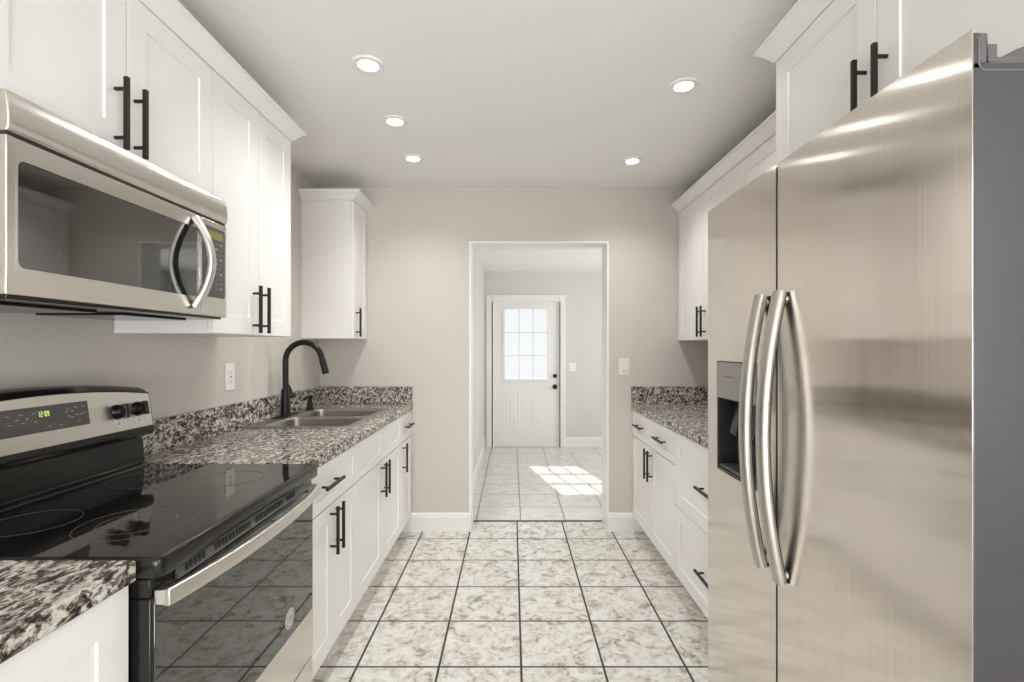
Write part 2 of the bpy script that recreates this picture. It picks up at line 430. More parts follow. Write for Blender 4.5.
# exterior door with nine panes
gx = [DX0 + .004, -0.093, 0.088, 0.098, 0.274, 0.284, 0.465, DX1 - .004]
gx[2:6] = [0.086, 0.100, 0.272, 0.286]
gz = [0.012, 0.903, 1.206, 1.220, 1.516, 1.530, 1.833, DZ - .004]
holes = {(i, j) for i in (1, 3, 5) for j in (1, 3, 5)}
DY = YD + 0.012
dmb = MB().plate(gx, gz, holes, DY, DY + .04, lambda u, v, c: (u, c, v))
door = struct('door_1', dmb, M['door_paint'])
fr = MB().plate([-0.125, -0.093, 0.465, 0.497], [0.871, 0.903, 1.833, 1.865], {(1, 1)}, DY - .012, DY, lambda u, v, c: (u, c, v))
make('glazing_frame', fr, M['door_paint'], door, bevel=0.004)
make('pane', MB().box(-0.093, 0.465, DY + .018, DY + .022, 0.903, 1.833), M['pane'], door)
for a, b in ((-0.075, 0.10), (0.275, 0.45)):
    pm = MB().plate([a, a + .02, b - .02, b], [0.26, 0.28, 0.71, 0.73], {(1, 1)}, DY - .003, DY, lambda u, v, c: (u, c, v))
    pm.box(a + .045, b - .045, DY - .003, DY, 0.305, 0.685)
    make('raised_panel', pm, M['door_paint'], door, bevel=0.004)
for z, nm, r in ((0.943, 'deadbolt', 0.026), (0.800, 'door_knob', 0.028)):
    k = MB().lathe((0.571, DY, z), (0, -1, 0), [(r * 1.15, 0), (r * 1.15, .006), (r * .55, .012), (r * .5, .03), (r, .042), (r, .058), (r * .6, .066)] if nm == 'door_knob'
                   else [(r * 1.1, 0), (r * 1.1, .008), (r * .9, .02), (r * .85, .024)], 24)
    make(nm, k, M['pull'], door)
CW = 0.088
cas = MB().box(DX0 - CW, DX0, YD - .018, YD, 0, DZ + CW).box(DX1, DX1 + CW, YD - .018, YD, 0, DZ + CW).box(DX0, DX1, YD - .018, YD, DZ, DZ + CW)
cas.box(DX0 - .02, DX0 + .004, YD - .018, YD + .09, 0, DZ).box(DX1 - .004, DX1 + .02, YD - .018, YD + .09, 0, DZ).box(DX0, DX1, YD - .005, YD + .09, DZ - .004, DZ + .02)
struct('trim_2', cas, M['trim'], bevel=0.003)
struct('trim_3', MB().box(OX0 + .001, OX1 - .001, YT - .012, YT + .010, 0.0, 0.005), M['dark_metal'], bevel=0.002)
struct('trim_4', MB().box(DX0, DX1, YD - .02, YD + .09, 0.0, 0.012), simple('pale_sill', (0.62, 0.61, 0.58), 0.4), bevel=0.003)

def baseboard(name, path, side, h=0.132):
    prof = [(0, 0), (.014, 0), (.014, h * .78), (.010, h * .84), (.010, h * .92), (.005, h), (0, h)]
    struct(name, MB().path_sweep(path, prof, side), M['trim'])
CX = -0.722          # door faces of the left base cabinets
CXR = 0.865          # door faces of the right base cabinets
baseboard('baseboard_back_left', [(CX + .08 - .15, YB), (OX0 - .001, YB)], 1)
baseboard('baseboard_back_right', [(OX1 + .001, YB), (CXR + .07, YB)], 1)
baseboard('baseboard_hall_left', [(HX0, YT), (HX0, YD - .02)], 1)
baseboard('baseboard_hall_far', [(DX1 + CW, YD), (HX1, YD)], 1)
baseboard('baseboard_hall_right', [(HX1, YT), (HX1, YD)], -1)
baseboard('baseboard_right', [(XR, YR), (XR, 0.6)], -1)
baseboard('baseboard_left', [(XL, YR), (XL, -0.32)], 1)
g = make('ground', MB().box(-12, 12, YD + .1, 22, -0.2, -0.1), M['ground']); g['kind'] = 'structure'

# ------------------------------------------------------------------ recessed lights
def downlight(x, y, label):
    t = thing('recessed_light', label, 'ceiling light', (x, y, CEIL), 'recessed lights in the kitchen ceiling')
    make('trim_ring', MB().loft([[(x + r * math.cos(2 * PI * k / 40), y + r * math.sin(2 * PI * k / 40), CEIL - h) for k in range(40)]
                                 for r, h in ((.066, .0), (.066, .004), (.061, .008), (.042, .007), (.038, .003))], False, False), M['lamp_ring'], t)
    make('diffuser', MB().lathe((x, y, CEIL - .001), (0, 0, -1), [(.038, 0), (.038, .003), (.025, .0045), (.01, .005)], 32), M['lamp'], t)
    ld = bpy.data.lights.new('lamp_light', 'SPOT'); ld.energy = DOWNLIGHT_W * 4; ld.color = (1.0, 0.99, 0.975)
    ld.spot_size = math.radians(132); ld.spot_blend = 1.0; ld.shadow_soft_size = 0.04
    lo = bpy.data.objects.new('lamp_light', ld); COL.objects.link(lo); lo.parent = t; lo.location = (0, 0, -0.02)
downlight(-0.587, 2.00, 'round recessed ceiling light, nearest and largest of the three on the left')
downlight(-0.597, 2.50, 'round recessed ceiling light, middle one of the three on the left')
downlight(-0.603, 2.99, 'round recessed ceiling light, farthest of the three on the left')
downlight(0.757, 2.16, 'round recessed ceiling light, nearer and larger of the two on the right')
downlight(0.743, 3.03, 'round recessed ceiling light, farther and smaller of the two on the right')

# ------------------------------------------------------------------ cabinets
def shaker(s, x, ya, yb, za, zb, thick=.019, st=.068, rec=.0052):
    mb = MB(); X = lambda q: x + s * q
    O = [(ya, za), (yb, za), (yb, zb), (ya, zb)]; I = [(ya + st, za + st), (yb - st, za + st), (yb - st, zb - st), (ya + st, zb - st)]
    e = .0008
    J = [(ya + st + e, za + st + e), (yb - st - e, za + st + e), (yb - st - e, zb - st - e), (ya + st + e, zb - st - e)]
    mb.loft([[(X(q), y, z) for y, z in r] for r, q in ((O, -thick), (O, 0), (I, 0), (J, -rec))])
    return mb

def pull(s, x, y, z, vertical, L=.19, sp=.128):
    mb = MB(); w = .0055; q0, q1 = .026, .037
    xs = sorted((x + s * q0, x + s * q1))
    if vertical: mb.box(*xs, y - w, y + w, z - L / 2, z + L / 2)
    else: mb.box(*xs, y - L / 2, y + L / 2, z - w, z + w)
    for k in (-1, 1):
        p = Vector((0, 0, k * sp / 2)) if vertical else Vector((0, k * sp / 2, 0))
        a = Vector((x, y, z)) + p; mb.tube([a, a + Vector((s * .03, 0, 0))], .0048, 10)
    return mb

def cabinet(name, label, cat, s, xf, y0, y1, z0, z1, depth, fronts, toe=False, group=None, side=None):
    """fronts: (kind, ya, yb, za, zb, handle) with handle = (y, z, vertical) or None"""
    t = thing(name, label, cat, (xf - s * depth / 2, (y0 + y1) / 2, 0 if toe else z0), group)
    b = MB(); xs = sorted((xf - s * .0205, xf - s * depth))
    if toe == 'sink':       # no top board: the bowls hang inside
        b.plate([y0 + .001, y0 + .019, y1 - .019, y1 - .001], [xs[0], xs[0] + .018, xs[1] - .018, xs[1]], {(1, 1)}, z0 + .018, z1, lambda u, v, c: (v, u, c))
        b.box(*xs, y0 + .001, y1 - .001, z0, z0 + .018)
    else: b.box(*xs, y0 + .001, y1 - .001, z0, z1)
    make('carcass', b, M['carcass'], t, bevel=.0015)
    if toe:
        xs = sorted((xf - s * .085, xf - s * .10))
        make('toe_kick', MB().box(*xs, y0 + .001, y1 - .001, 0, z0), M['carcass'], t)
    for kind, ya, yb, za, zb, h in fronts:
        d = make(kind, shaker(s, xf, ya + .0022, yb - .0022, za, zb, st=.068 if kind == 'door' or (zb - za) > .25 else .045), M['cabinet'], t, bevel=.0008)
        if h: make('handle', pull(s, xf, *h), M['pull'], d, bevel=.001)
    return t

CROWN = [(-.03, 2.2865), (.003, 2.2865), (.008, 2.292), (.014, 2.299), (.026, 2.315), (.040, 2.329), (.046, 2.332), (.050, 2.334), (.050, 2.345), (-.03, 2.345)]
UF, UZ0, UZ1 = -1.040, 1.366, 2.286
# left, on the wall
dz = (UZ0 + .002, UZ1 - .003)
cabinet('wall_cabinet', 'short white shaker wall cabinet with two doors over the microwave', 'cabinet', 1, UF, .943, 1.704, 1.832, UZ1, .345,
        [('door', .943, 1.3235, 1.834, dz[1], (1.283, 1.930, True)), ('door', 1.3235, 1.704, 1.834, dz[1], (1.349, 1.930, True))], group='white shaker wall cabinets')
cabinet('wall_cabinet', 'tall white wall cabinet with two doors right beside the microwave', 'cabinet', 1, UF, 1.704, 2.306, UZ0, UZ1, .345,
        [('door', 1.704, 2.013, *dz, (1.968, 1.470, True)), ('door', 2.013, 2.306, *dz, (2.035, 1.470, True))], group='white shaker wall cabinets')
c = cabinet('wall_cabinet', 'narrow white single-door wall cabinet at the back wall above the sink', 'cabinet', 1, UF, 3.215, YB - .002, 1.377, UZ1, .345,
        [('door', 3.222, YB - .004, 1.379, dz[1], (3.262, 1.485, True))], group='white shaker wall cabinets')
make('crown_moulding', MB().path_sweep([(XL + .002, 3.216), (UF, 3.216), (UF, YB - .002)], CROWN, 1), M['cabinet'], c)
cm = make('crown_moulding', MB().path_sweep([(UF, .943), (UF, 2.305), (XL + .002, 2.305)], CROWN, 1), M['cabinet'], origin=(UF, 1.6, UZ1))
tag(cm, 'white crown moulding along the top of the left wall cabinets above the microwave', 'moulding')
# right, on the wall
RF = 1.193
cabinet('wall_cabinet', 'white two-door wall cabinet at the back wall on the right, above the granite', 'cabinet', -1, RF, 2.586, YB - .002, UZ0, UZ1, .325,
        [('door', 3.05, YB - .004, *dz, (3.082, 1.480, True)), ('door', 2.586, 3.05, *dz, (3.018, 1.480, True))], group='white shaker wall cabinets')
cabinet('wall_cabinet', 'white wall cabinet behind the refrigerator, mostly hidden by the freezer door', 'cabinet', -1, RF, 1.670, 2.586, UZ0, UZ1, .325,
        [('door', 2.128, 2.586, *dz, (2.160, 1.480, True)), ('door', 1.670, 2.128, *dz, (2.096, 1.480, True))], group='white shaker wall cabinets')
cm = make('crown_moulding', MB().path_sweep([(RF, YB - .002), (RF, 1.722)], CROWN, 1), M['cabinet'], origin=(RF, 2.6, UZ1))
tag(cm, 'white crown moulding along the right wall cabinets behind the refrigerator', 'moulding')
FF = 0.897
c = cabinet('wall_cabinet', 'deep white two-door cabinet above the refrigerator', 'cabinet', -1, FF, .745, 1.667, 1.815, UZ1, .62,
        [('door', 1.206, 1.667, 1.817, dz[1], (1.241, 1.948, True)), ('door', .745, 1.206, 1.817, dz[1], (1.171, 1.948, True))], group='white shaker wall cabinets')
make('crown_moulding', MB().path_sweep([(XR - .002, 1.666), (FF, 1.666), (FF, .745)], CROWN, 1), M['cabinet'], c)

# left, on the floor
BZ0, BZ1, DL = .112, .874, .692
CTZ = .915
dd = (BZ0 + .003, .6875); dw = (.6945, .869)
BD = .66
GB = 'white shaker base cabinets'
cabinet('base_cabinet', 'white base cabinet left of the range, under the near piece of granite', 'cabinet', 1, -.722, -.30, .925, BZ0, BZ1, BD,
        [('door', .31, .925, BZ0 + .003, .871, (.36, .76, True)), ('door', -.30, .31, BZ0 + .003, .871, (.26, .76, True))], toe=True, group=GB)
cabinet('base_cabinet', 'white base cabinet with one drawer over two doors, right beside the range', 'cabinet', 1, CX, 1.705, 2.274, BZ0, BZ1, BD,
        [('drawer', 1.705, 2.274, *dw, (1.925, .785, False)), ('door', 1.99, 2.274, *dd, (2.010, .592, True)), ('door', 1.705, 1.99, *dd, (1.945, .592, True))], toe=True, group=GB)
cabinet('base_cabinet', 'white sink base cabinet with two plain false drawer fronts over two doors', 'cabinet', 1, CX, 2.274, 3.190, BZ0, BZ1, BD,
        [('false_front', 2.274, 2.732, *dw, None), ('false_front', 2.732, 3.190, *dw, None),
         ('door', 2.274, 2.732, *dd, (2.697, .590, True)), ('door', 2.732, 3.190, *dd, (2.767, .590, True))], toe='sink', group=GB)
cabinet('base_cabinet', 'narrow white base cabinet with one drawer and one door at the back wall', 'cabinet', 1, CX, 3.190, YB - .002, BZ0, BZ1, BD,
        [('drawer', 3.190, YB - .004, *dw, (3.355, .785, False)), ('door', 3.190, YB - .004, *dd, (3.228, .592, True))], toe=True, group=GB)
# right, on the floor
cabinet('base_cabinet', 'white base cabinet with two drawers over two doors at the back wall on the right', 'cabinet', -1, CXR, 2.595, YB - .002, BZ0, BZ1, BD - .01,
        [('drawer', 3.058, YB - .004, *dw, (3.29, .785, False)), ('drawer', 2.595, 3.058, *dw, (2.826, .785, False)),
         ('door', 3.058, YB - .004, *dd, (3.093, .585, True)), ('door', 2.595, 3.058, *dd, (3.023, .585, True))], toe=True, group=GB)
cabinet('base_cabinet', 'white base cabinet with two deep drawers beside the refrigerator', 'cabinet', -1, CXR, 1.66, 2.595, BZ0, BZ1, BD - .01,
        [('drawer', 1.66, 2.595, .489, .871, (2.145, .680, False)), ('drawer', 1.66, 2.595, BZ0 + .003, .484, (2.145, .300, False))], toe=True, group=GB)

# ------------------------------------------------------------------ granite worktops
def worktop(label, us, vs, holes, splash, name='countertop'):
    mb = MB().plate(us, vs, holes, BZ1 + .001, CTZ, lambda u, v, c: (u, v, c))
    o = make(name, mb, M['granite'], bevel=.004, origin=((us[0] + us[-1]) / 2, (vs[0] + vs[-1]) / 2, BZ1))
    tag(o, label, 'countertop', 'granite countertops')
    for b in splash: make('backsplash', MB().box(*b), M['granite'], o, bevel=.002)
    return o
SX0, SX1, SY0, SY1 = -1.345, -0.800, 2.43, 3.20      # sink rim
SPL = 1.040
worktop('grey and black granite countertop around the sink with backsplash', [XL + .002, SX0 + .015, SX1 - .015, -.712], [1.702, SY0 + .015, SY1 - .015, YB - .002], {(1, 1)},
        [(XL + .002, XL + .022, 1.702, YB - .022, CTZ, SPL), (XL + .002, -.714, YB - .022, YB - .002, CTZ, SPL)])
worktop('short granite countertop in the near left corner, on the near side of the range', [XL + .002, -.709], [-.30, .9265], set(),
        [(XL + .002, XL + .022, -.30, .9265, CTZ, SPL)])
worktop('granite countertop on the right, between the refrigerator and the back wall', [.853, XR - .002], [1.655, YB - .002], set(),
        [(XR - .022, XR - .002, 1.655, YB - .022, CTZ, SPL), (.855, XR - .002, YB - .022, YB - .002, CTZ, SPL)])

# ------------------------------------------------------------------ sink, faucet, soap dispenser
def rrect(cx, cy, w, h, r, z, n=6):
    pts = []
    for sx, sy, a0 in ((1, 1, 0), (-1, 1, PI / 2), (-1, -1, PI), (1, -1, 1.5 * PI)):
        for k in range(n + 1):
            a = a0 + k / n * PI / 2
            pts.append((cx + sx * (w / 2 - r) + r * math.cos(a), cy + sy * (h / 2 - r) + r * math.sin(a), z))
    return pts
scx, scy = (SX0 + SX1) / 2, (SY0 + SY1) / 2
sink = thing('kitchen_sink', 'double bowl stainless steel drop-in sink set in the granite', 'sink', (scx, scy, CTZ))
bw, bh = .425, .335
bx = SX1 - .035 - bw / 2
rim = MB(); bowls = []
for sgn in (-1, 1):
    cy = scy + sgn * (SY1 - SY0) / 4; hy = (SY1 - SY0) / 2
    byc = scy + sgn * (bh / 2 + .012)
    O0 = rrect(scx, cy, SX1 - SX0, hy, .004, CTZ + .0005); O1 = rrect(scx, cy, SX1 - SX0, hy, .004, CTZ + .004)
    O2 = rrect(scx, cy, SX1 - SX0 - .008, hy, .004, CTZ + .007)
    I0 = rrect(bx, byc, bw, bh, .055, CTZ + .006); I1 = rrect(bx, byc, bw - .008, bh - .008, .052, CTZ - .004)
    rim.loft([O0, O1, O2, I0, I1], False, False)
    bowls.append(byc)
make('rim', rim, M['sink_steel'], sink)
for byc in bowls:
    b = MB().loft([rrect(bx, byc, bw - .008, bh - .008, .052, CTZ - .004), rrect(bx, byc, bw - .012, bh - .012, .052, CTZ - .03),
                   rrect(bx, byc, bw - .03, bh - .03, .05, CTZ - .165), rrect(bx, byc, bw - .07, bh - .07, .04, CTZ - .185), rrect(bx, byc, .10, .10, .049, CTZ - .190)], False, True)
    bo = make('bowl', b, M['sink_steel'], sink, angle=60)
    make('drain', MB().ring((bx, byc, CTZ - .19), (0, 0, 1), .022, .045, .003).lathe((bx, byc, CTZ - .1895), (0, 0, 1), [(.022, 0), (.022, .001), (.006, .004), (.005, .012)], 20), M['handle_steel'], bo)

DKZ = CTZ + .007
fx, fy = -1.312, 2.840
fa = thing('kitchen_faucet', 'tall matte black gooseneck pull-down faucet behind the sink', 'faucet', (fx, fy, DKZ))
make('deck_plate', MB().loft([rrect(fx, fy, .058, .25, .028, DKZ), rrect(fx, fy, .058, .25, .028, DKZ + .004), rrect(fx, fy, .050, .242, .024, DKZ + .006)]), M['faucet'], fa)
make('base', MB().lathe((fx, fy, DKZ + .006), (0, 0, 1), [(.0285, 0), (.0275, .02), (.0255, .06), (.0245, .142), (.0225, .150), (.0175, .154)], 28), M['faucet'], fa)
R = .105; ztop = 1.364 - .0165 - R
pts = [(fx, fy, 1.06), (fx, fy, 1.15), (fx, fy, ztop - .02)]
for k in range(0, 15):
    a = PI - k / 14 * (PI - .16)
    pts.append((fx + R + R * math.cos(a), fy, ztop + R * math.sin(a)))
lx = Vector(pts[-1]); ldir = (Vector(pts[-1]) - Vector(pts[-2])).normalized()
pts.append(tuple(lx + ldir * .01))
make('gooseneck', MB().tube(pts, .0165, 20), M['faucet'], fa)
a = lx + ldir * .008
make('spray_head', MB().tube([a, a + ldir * .004, a + ldir * .012, a + ldir * .05, a + ldir * .085, a + ldir * .088], [.0165, .0180, .0185, .0190, .0195, .0175], 20), M['faucet'], fa)
hb = Vector((fx, fy, 1.035))
lv = MB().tube([hb, hb + Vector((.012, .03, 0)), hb + Vector((.02, .055, 0)), hb + Vector((.02, .058, 0))], [.016, .016, .0155, .012], 18)
lv.tube([hb + Vector((.016, .046, .005)), hb + Vector((.010, .044, .035)), hb + Vector((-.006, .030, .085))], [.0065, .006, .0045], 12)
make('lever_handle', lv, M['faucet'], fa)
sx, sy = -1.295, 3.140
sd = thing('soap_dispenser', 'small black soap dispenser pump on the sink deck behind the faucet', 'soap dispenser', (sx, sy, DKZ))
make('base', MB().lathe((sx, sy, DKZ), (0, 0, 1), [(.025, 0), (.025, .004), (.019, .008), (.017, .052), (.011, .057), (.011, .074)], 24), M['faucet'], sd)
make('spout', MB().lathe((sx, sy, DKZ + .070), (0, 0, 1), [(.019, 0), (.020, .004), (.019, .018), (.010, .021)], 24).tube(
    [(sx, sy, DKZ + .080), (sx + .006, sy - .05, DKZ + .083), (sx + .012, sy - .105, DKZ + .082), (sx + .014, sy - .122, DKZ + .072)], [.0095, .0085, .0075, .0065], 12), M['faucet'], sd)

# ------------------------------------------------------------------ wall plates
def outlet(y, z):
    t = thing('wall_outlet', 'white duplex outlet plate on the left wall between range and faucet', 'outlet', (XL, y, z))
    make('cover_plate', MB().box(XL, XL + .006, y - .039, y + .039, z - .065, z + .065), M['plastic_white'], t, bevel=.003)
    k = MB().box(XL + .005, XL + .009, y - .017, y + .017, z - .034, z + .034)
    k.mi = 1
    for dz_ in (-.019, .019):
        for dy in (-.006, .006): k.box(XL + .0088, XL + .0093, y + dy - .0013, y + dy + .0013, z + dz_ - .003, z + dz_ + .006)
        k.box(XL + .0088, XL + .0093, y - .002, y + .002, z + dz_ - .011, z + dz_ - .007)
    k.box(XL + .0088, XL + .0096, y - .006, y + .006, z - .0035, z + .0035)
    make('receptacle', k, [M['plastic_white'], M['slot']], t)
outlet(2.402, 1.173)
def switch(x, y, z, label, w, h, mat):
    t = thing('light_switch', label, 'light switch', (x, y, z))
    make('cover_plate', MB().box(x - w / 2, x + w / 2, y - .006, y, z - h / 2, z + h / 2), mat, t, bevel=.003)
    k = MB().prism([(y - .006, -.034), (y - .0065, -.034), (y - .012, .0), (y - .009, .034), (y - .006, .034)], x - .0165, x + .0165, lambda a, b, u: (u, a, z + b))
    r = make('rocker', k, mat, t, bevel=.001)
    return t, r
t, r = switch(.806, YB, 1.178, 'ivory dimmer switch on the beige wall right of the opening', .080, .125, M['plastic_ivory'])
make('slider', MB().box(.806 - .004, .806 + .004, YB - .017, YB - .010, 1.178 - .022, 1.178 + .002), M['plastic_white'], t, bevel=.001)
t, r = switch(.80, YD, 1.062, 'small white light switch beside the exterior door in the next room', .10, .115, M['plastic_white'])

# ------------------------------------------------------------------ microwave
MF = -0.991; MY0, MY1, MZ0, MZ1 = .960, 1.702, 1.419, 1.826
mw = thing('microwave', 'stainless over-the-range microwave with dark window under the short cabinet', 'microwave', ((MF + XL) / 2, (MY0 + MY1) / 2, MZ0))
cs = MB().box(XL + .004, MF - .035, MY0 + .004, MY1 - .004, MZ0 + .012, MZ1)
make('case', cs, M['charcoal'], mw, bevel=.002)
ub = MB().box(XL + .01, MF - .012, MY0 + .012, MY1 - .012, MZ0 - .006, MZ0 + .012)
ub.box(XL + .05, MF - .10, MY0 + .06, MY0 + .33, MZ0 - .012, MZ0 - .006).box(XL + .05, MF - .10, MY1 - .33, MY1 - .06, MZ0 - .012, MZ0 - .006)
make('underside', ub, M['black'], mw, bevel=.002)
vp = [(MF - .04, 1.7425), (MF + .0005, 1.7425), (MF + .0035, 1.750), (MF + .0045, 1.768), (MF + .003, 1.795), (MF - .001, 1.8215), (MF - .003, MZ1 - .001), (MF - .04, MZ1 - .001)]
make('vent_panel', MB().prism(vp, MY0, MY1 - .001), M['steel'], mw, bevel=.0025)
make('grille_gap', MB().box(MF - .034, MF - .004, MY0 + .003, MY1 - .003, 1.7355, 1.7425), M['black_matte'], mw)
MS = 1.556; WA, WB, WC, WD = .981, 1.5505, 1.474, 1.695
dr = MB().plate([MY0, WA, WB, MS - .001], [MZ0 + .001, WC, WD, 1.7355], {(1, 1)}, MF - .034, MF, lambda u, v, c: (c, u, v))
md = make('door', dr, M['steel'], mw, bevel=.003)
def rr2(y0, y1, z0, z1, r, x, n=5):
    return [(x, p[0], p[1]) for p in [(q[0], q[1]) for q in rrect((y0 + y1) / 2, (z0 + z1) / 2, y1 - y0, z1 - z0, r, 0, n)]]
make('window', MB().loft([rr2(WA - .0005, WB + .0005, WC - .0005, WD + .0005, .001, MF - .02), rr2(WA - .0005, WB + .0005, WC - .0005, WD + .0005, .001, MF - .0025)]), M['smoked_glass'], md)
fm = MB()
O = rr2(WA - .002, WB + .002, WC - .002, WD + .002, .002, MF + .0004); I = rr2(WA + .002, WB - .002, WC + .002, WD - .002, .014, MF + .0004)
O2 = rr2(WA - .002, WB + .002, WC - .002, WD + .002, .002, MF - .003); I2 = rr2(WA + .002, WB - .002, WC + .002, WD - .002, .014, MF - .003)
fm.loft([O2, O, I, I2, O2], False, False)
make('window_surround', fm, M['steel'], md)
hy_ = 1.524
hp = []
for k in range(25):
    u = -1 + 2 * k / 24
    hp.append((MF + .007 + .050 * (1 - abs(u) ** 1.8), hy_, 1.582 + u * .138))
dark_back(make('handle', MB().bar(hp, (0, 1, 0), .026, .020, .35), M['bright_steel'], md, angle=50), 1)
make('control_panel', MB().box(MF - .034, MF, MS + .001, MY1 - .001, MZ0 + .001, 1.7355), M['steel'], mw, bevel=.003)
kp = MB().loft([rr2(MS + .012, MY1 - .012, 1.483, 1.714, .012, MF - .001), rr2(MS + .012, MY1 - .012, 1.483, 1.714, .012, MF + .0012)])
pad = make('keypad', kp, M['charcoal'], mw)
make('display', MB().box(MF + .001, MF + .0016, MS + .024, MY1 - .024, 1.676, 1.702), M['lcd'], pad)
kk = MB()
for r_ in range(10):
    for c_ in range(4):
        if (r_ * 7 + c_ * 3) % 11 == 0: continue
        y = MS + .026 + c_ * .026; z = 1.662 - r_ * .0165
        kk.mi = 0 if (r_ + c_) % 3 else 1
        kk.box(MF + .001, MF + .0015, y, y + .013, z - .0025, z + .0025)
make('key_legends', kk, [M['mark_dim'], M['mark']], pad)

# ------------------------------------------------------------------ range
RY0, RY1 = .932, 1.697; RX0, RXF = XL + .012, -0.688
rg = thing('electric_range', 'freestanding electric range with black glass cooktop and stainless oven front', 'range', ((RX0 + RXF) / 2, (RY0 + RY1) / 2, 0))
make('body', MB().box(RX0, RXF - .045, RY0 + .003, RY1 - .003, .05, .874), M['black'], rg, bevel=.003)
for yy in (RY0 + .05, RY1 - .05):
    for xx in (RX0 + .06, RXF - .11): make('foot', MB().lathe((xx, yy, 0), (0, 0, 1), [(.022, 0), (.022, .012), (.012, .016), (.012, .05)], 16), M['black_matte'], rg)
CT1 = .9145
ct = make('cooktop', MB().loft([[(x, y, z) for x, y, z in rrect((RX0 + .06 - .668) / 2, (RY0 + RY1) / 2, -.668 - RX0 - .06 - i, RY1 - RY0 - i, .018, zz)]
                                for i, zz in ((.006, .874), (0, .878), (0, .907), (.003, .912), (.010, CT1))]), M['black'], rg, angle=50)
make('glass_top', MB().loft([rrect((RX0 + .09 - .682) / 2, (RY0 + RY1) / 2, -.682 - RX0 - .09, RY1 - RY0 - .012, .012, z) for z in (CT1 - .002, CT1 + .0006)]), M['black_glass'], ct)
for cx_, cy_, r_, r2 in ((-.86, 1.125, .115, .076), (-.86, 1.505, .088, None), (-1.10, 1.125, .088, None), (-1.10, 1.505, .115, None)):
    m = MB().ring((cx_, cy_, CT1 + .0006), (0, 0, 1), r_ - .0011, r_ + .0011, .0005, 64)
    if r2: m.ring((cx_, cy_, CT1 + .0006), (0, 0, 1), r2 - .001, r2 + .001, .0005, 64)
    make('burner_ring', m, M['ring'], ct)
# backguard: tilted control face
BX = -1.245
ny = 28
def arch(y): u = (y - (RY0 + RY1) / 2) / ((RY1 - RY0) / 2); return 0.030 * (1 - u * u)
def guard_ring(y, inset=0):
    a = arch(y)
    return [(RX0, y, 1.02), (BX + .004, y, 1.020), (BX + .012, y, 1.034), (BX + .0085, y, 1.050), (BX + .0085 - .0165 * (.108 + a) / .108, y, 1.158 + a), (BX - .010 - .0165 * (.108 + a) / .108, y, 1.172 + a), (BX - .026 - .0165 * (.108 + a) / .108, y, 1.178 + a), (RX0, y, 1.175 + a)]
ys = [RY0 + .004 + (RY1 - RY0 - .008) * k / ny for k in range(ny + 1)]
bg_ = make('backguard', MB().loft([guard_ring(y) for y in ys]), M['black'], rg, bevel=.003)
make('riser', MB().prism([(RX0, CT1 - .01), (BX + .004, CT1 - .01), (BX + .004, CT1 + .006), (BX - .016, CT1 + .012), (BX - .022, 1.0), (BX - .03, 1.022), (RX0, 1.022)], RY0 + .012, RY1 - .012), M['black'], rg, bevel=.004)
UP = Vector((-.0165, 0, .108)).normalized(); NR = Vector((UP.z, 0, -UP.x))
def onface(y, z, n=0.0):
    k = (z - 1.050) / .108
    return Vector((BX + .0085 - .0165 * k, y, z)) + NR * n
fcb = MB()
fcb.loft([[onface(y, 1.052, -.002), onface(y, 1.052, .0022), onface(y, 1.156 + arch(y), .0022), onface(y, 1.156 + arch(y), -.002)] for y in
          [RY0 + .012 + (RY1 - RY0 - .024) * k / ny for k in range(ny + 1)]])
fc = make('control_face', fcb, M['steel'], bg_)
def fbox(mb, y0, y1, z0, z1, n0, n1):
    vs = []
    for n in (n0, n1):
        vs.append([onface(y0, z0, n), onface(y1, z0, n), onface(y1, z1, n), onface(y0, z1, n)])
    mb.loft(vs); return mb
dp = make('display_panel', fbox(MB(), 1.185, 1.441, 1.092, 1.160, 0, .0032), M['charcoal'], bg_)
SEG = {'0': 'abcdef', '1': 'bc', '2': 'abged', '9': 'abcdfg'}
dg = MB()
def digit(ch, y, z, w, h):
    t_ = .0016
    m = {'a': (y, y + w, z + h - t_, z + h), 'd': (y, y + w, z, z + t_), 'g': (y, y + w, z + h / 2 - t_ / 2, z + h / 2 + t_ / 2),
         'f': (y, y + t_, z + h / 2, z + h), 'e': (y, y + t_, z, z + h / 2), 'b': (y + w - t_, y + w, z + h / 2, z + h), 'c': (y + w - t_, y + w, z, z + h / 2)}
    for sgm in SEG[ch]: fbox(dg, *m[sgm], .003, .0036)
y = 1.2885
for ch in '12:09':
    if ch == ':':
        fbox(dg, y, y + .0018, 1.1355, 1.1372, .003, .0036); fbox(dg, y, y + .0018, 1.1415, 1.1432, .003, .0036); y += .0038
    else:
        digit(ch, y, 1.132, .0050, .0140); y += .0075
make('clock_digits', dg, M['digit'], dp)
bt = MB()
def key(y0, y1, z0, z1, dash=True):
    e = .0007
    for q in ((y0, y1, z0, z0 + e), (y0, y1, z1 - e, z1), (y0, y0 + e, z0, z1), (y1 - e, y1, z0, z1)): fbox(bt, *q, .003, .0035)
    if dash: bt.mi = 1; fbox(bt, y0 + (y1 - y0) * .3, y1 - (y1 - y0) * .3, (z0 + z1) / 2 - .001, (z0 + z1) / 2 + .001, .003, .0035); bt.mi = 0
for k in range(3):
    key(1.196 + k * .035, 1.223 + k * .035, 1.137, 1.149); key(1.202 + k * .033, 1.225 + k * .033, 1.115, 1.129)
key(1.303, 1.332, 1.098, 1.109); key(1.336, 1.362, 1.098, 1.109)
for a_, b_ in ((1.371, 1.143), (1.366, 1.136), (1.384, 1.137), (1.371, 1.124), (1.381, 1.119), (1.396, 1.146), (1.420, 1.146), (1.398, 1.125), (1.412, 1.125), (1.424, 1.128), (1.403, 1.106), (1.228, 1.132), (1.255, 1.132)):
    bt.mi = 1; fbox(bt, a_, a_ + .009, b_ - .0012, b_ + .0012, .003, .0035); bt.mi = 0
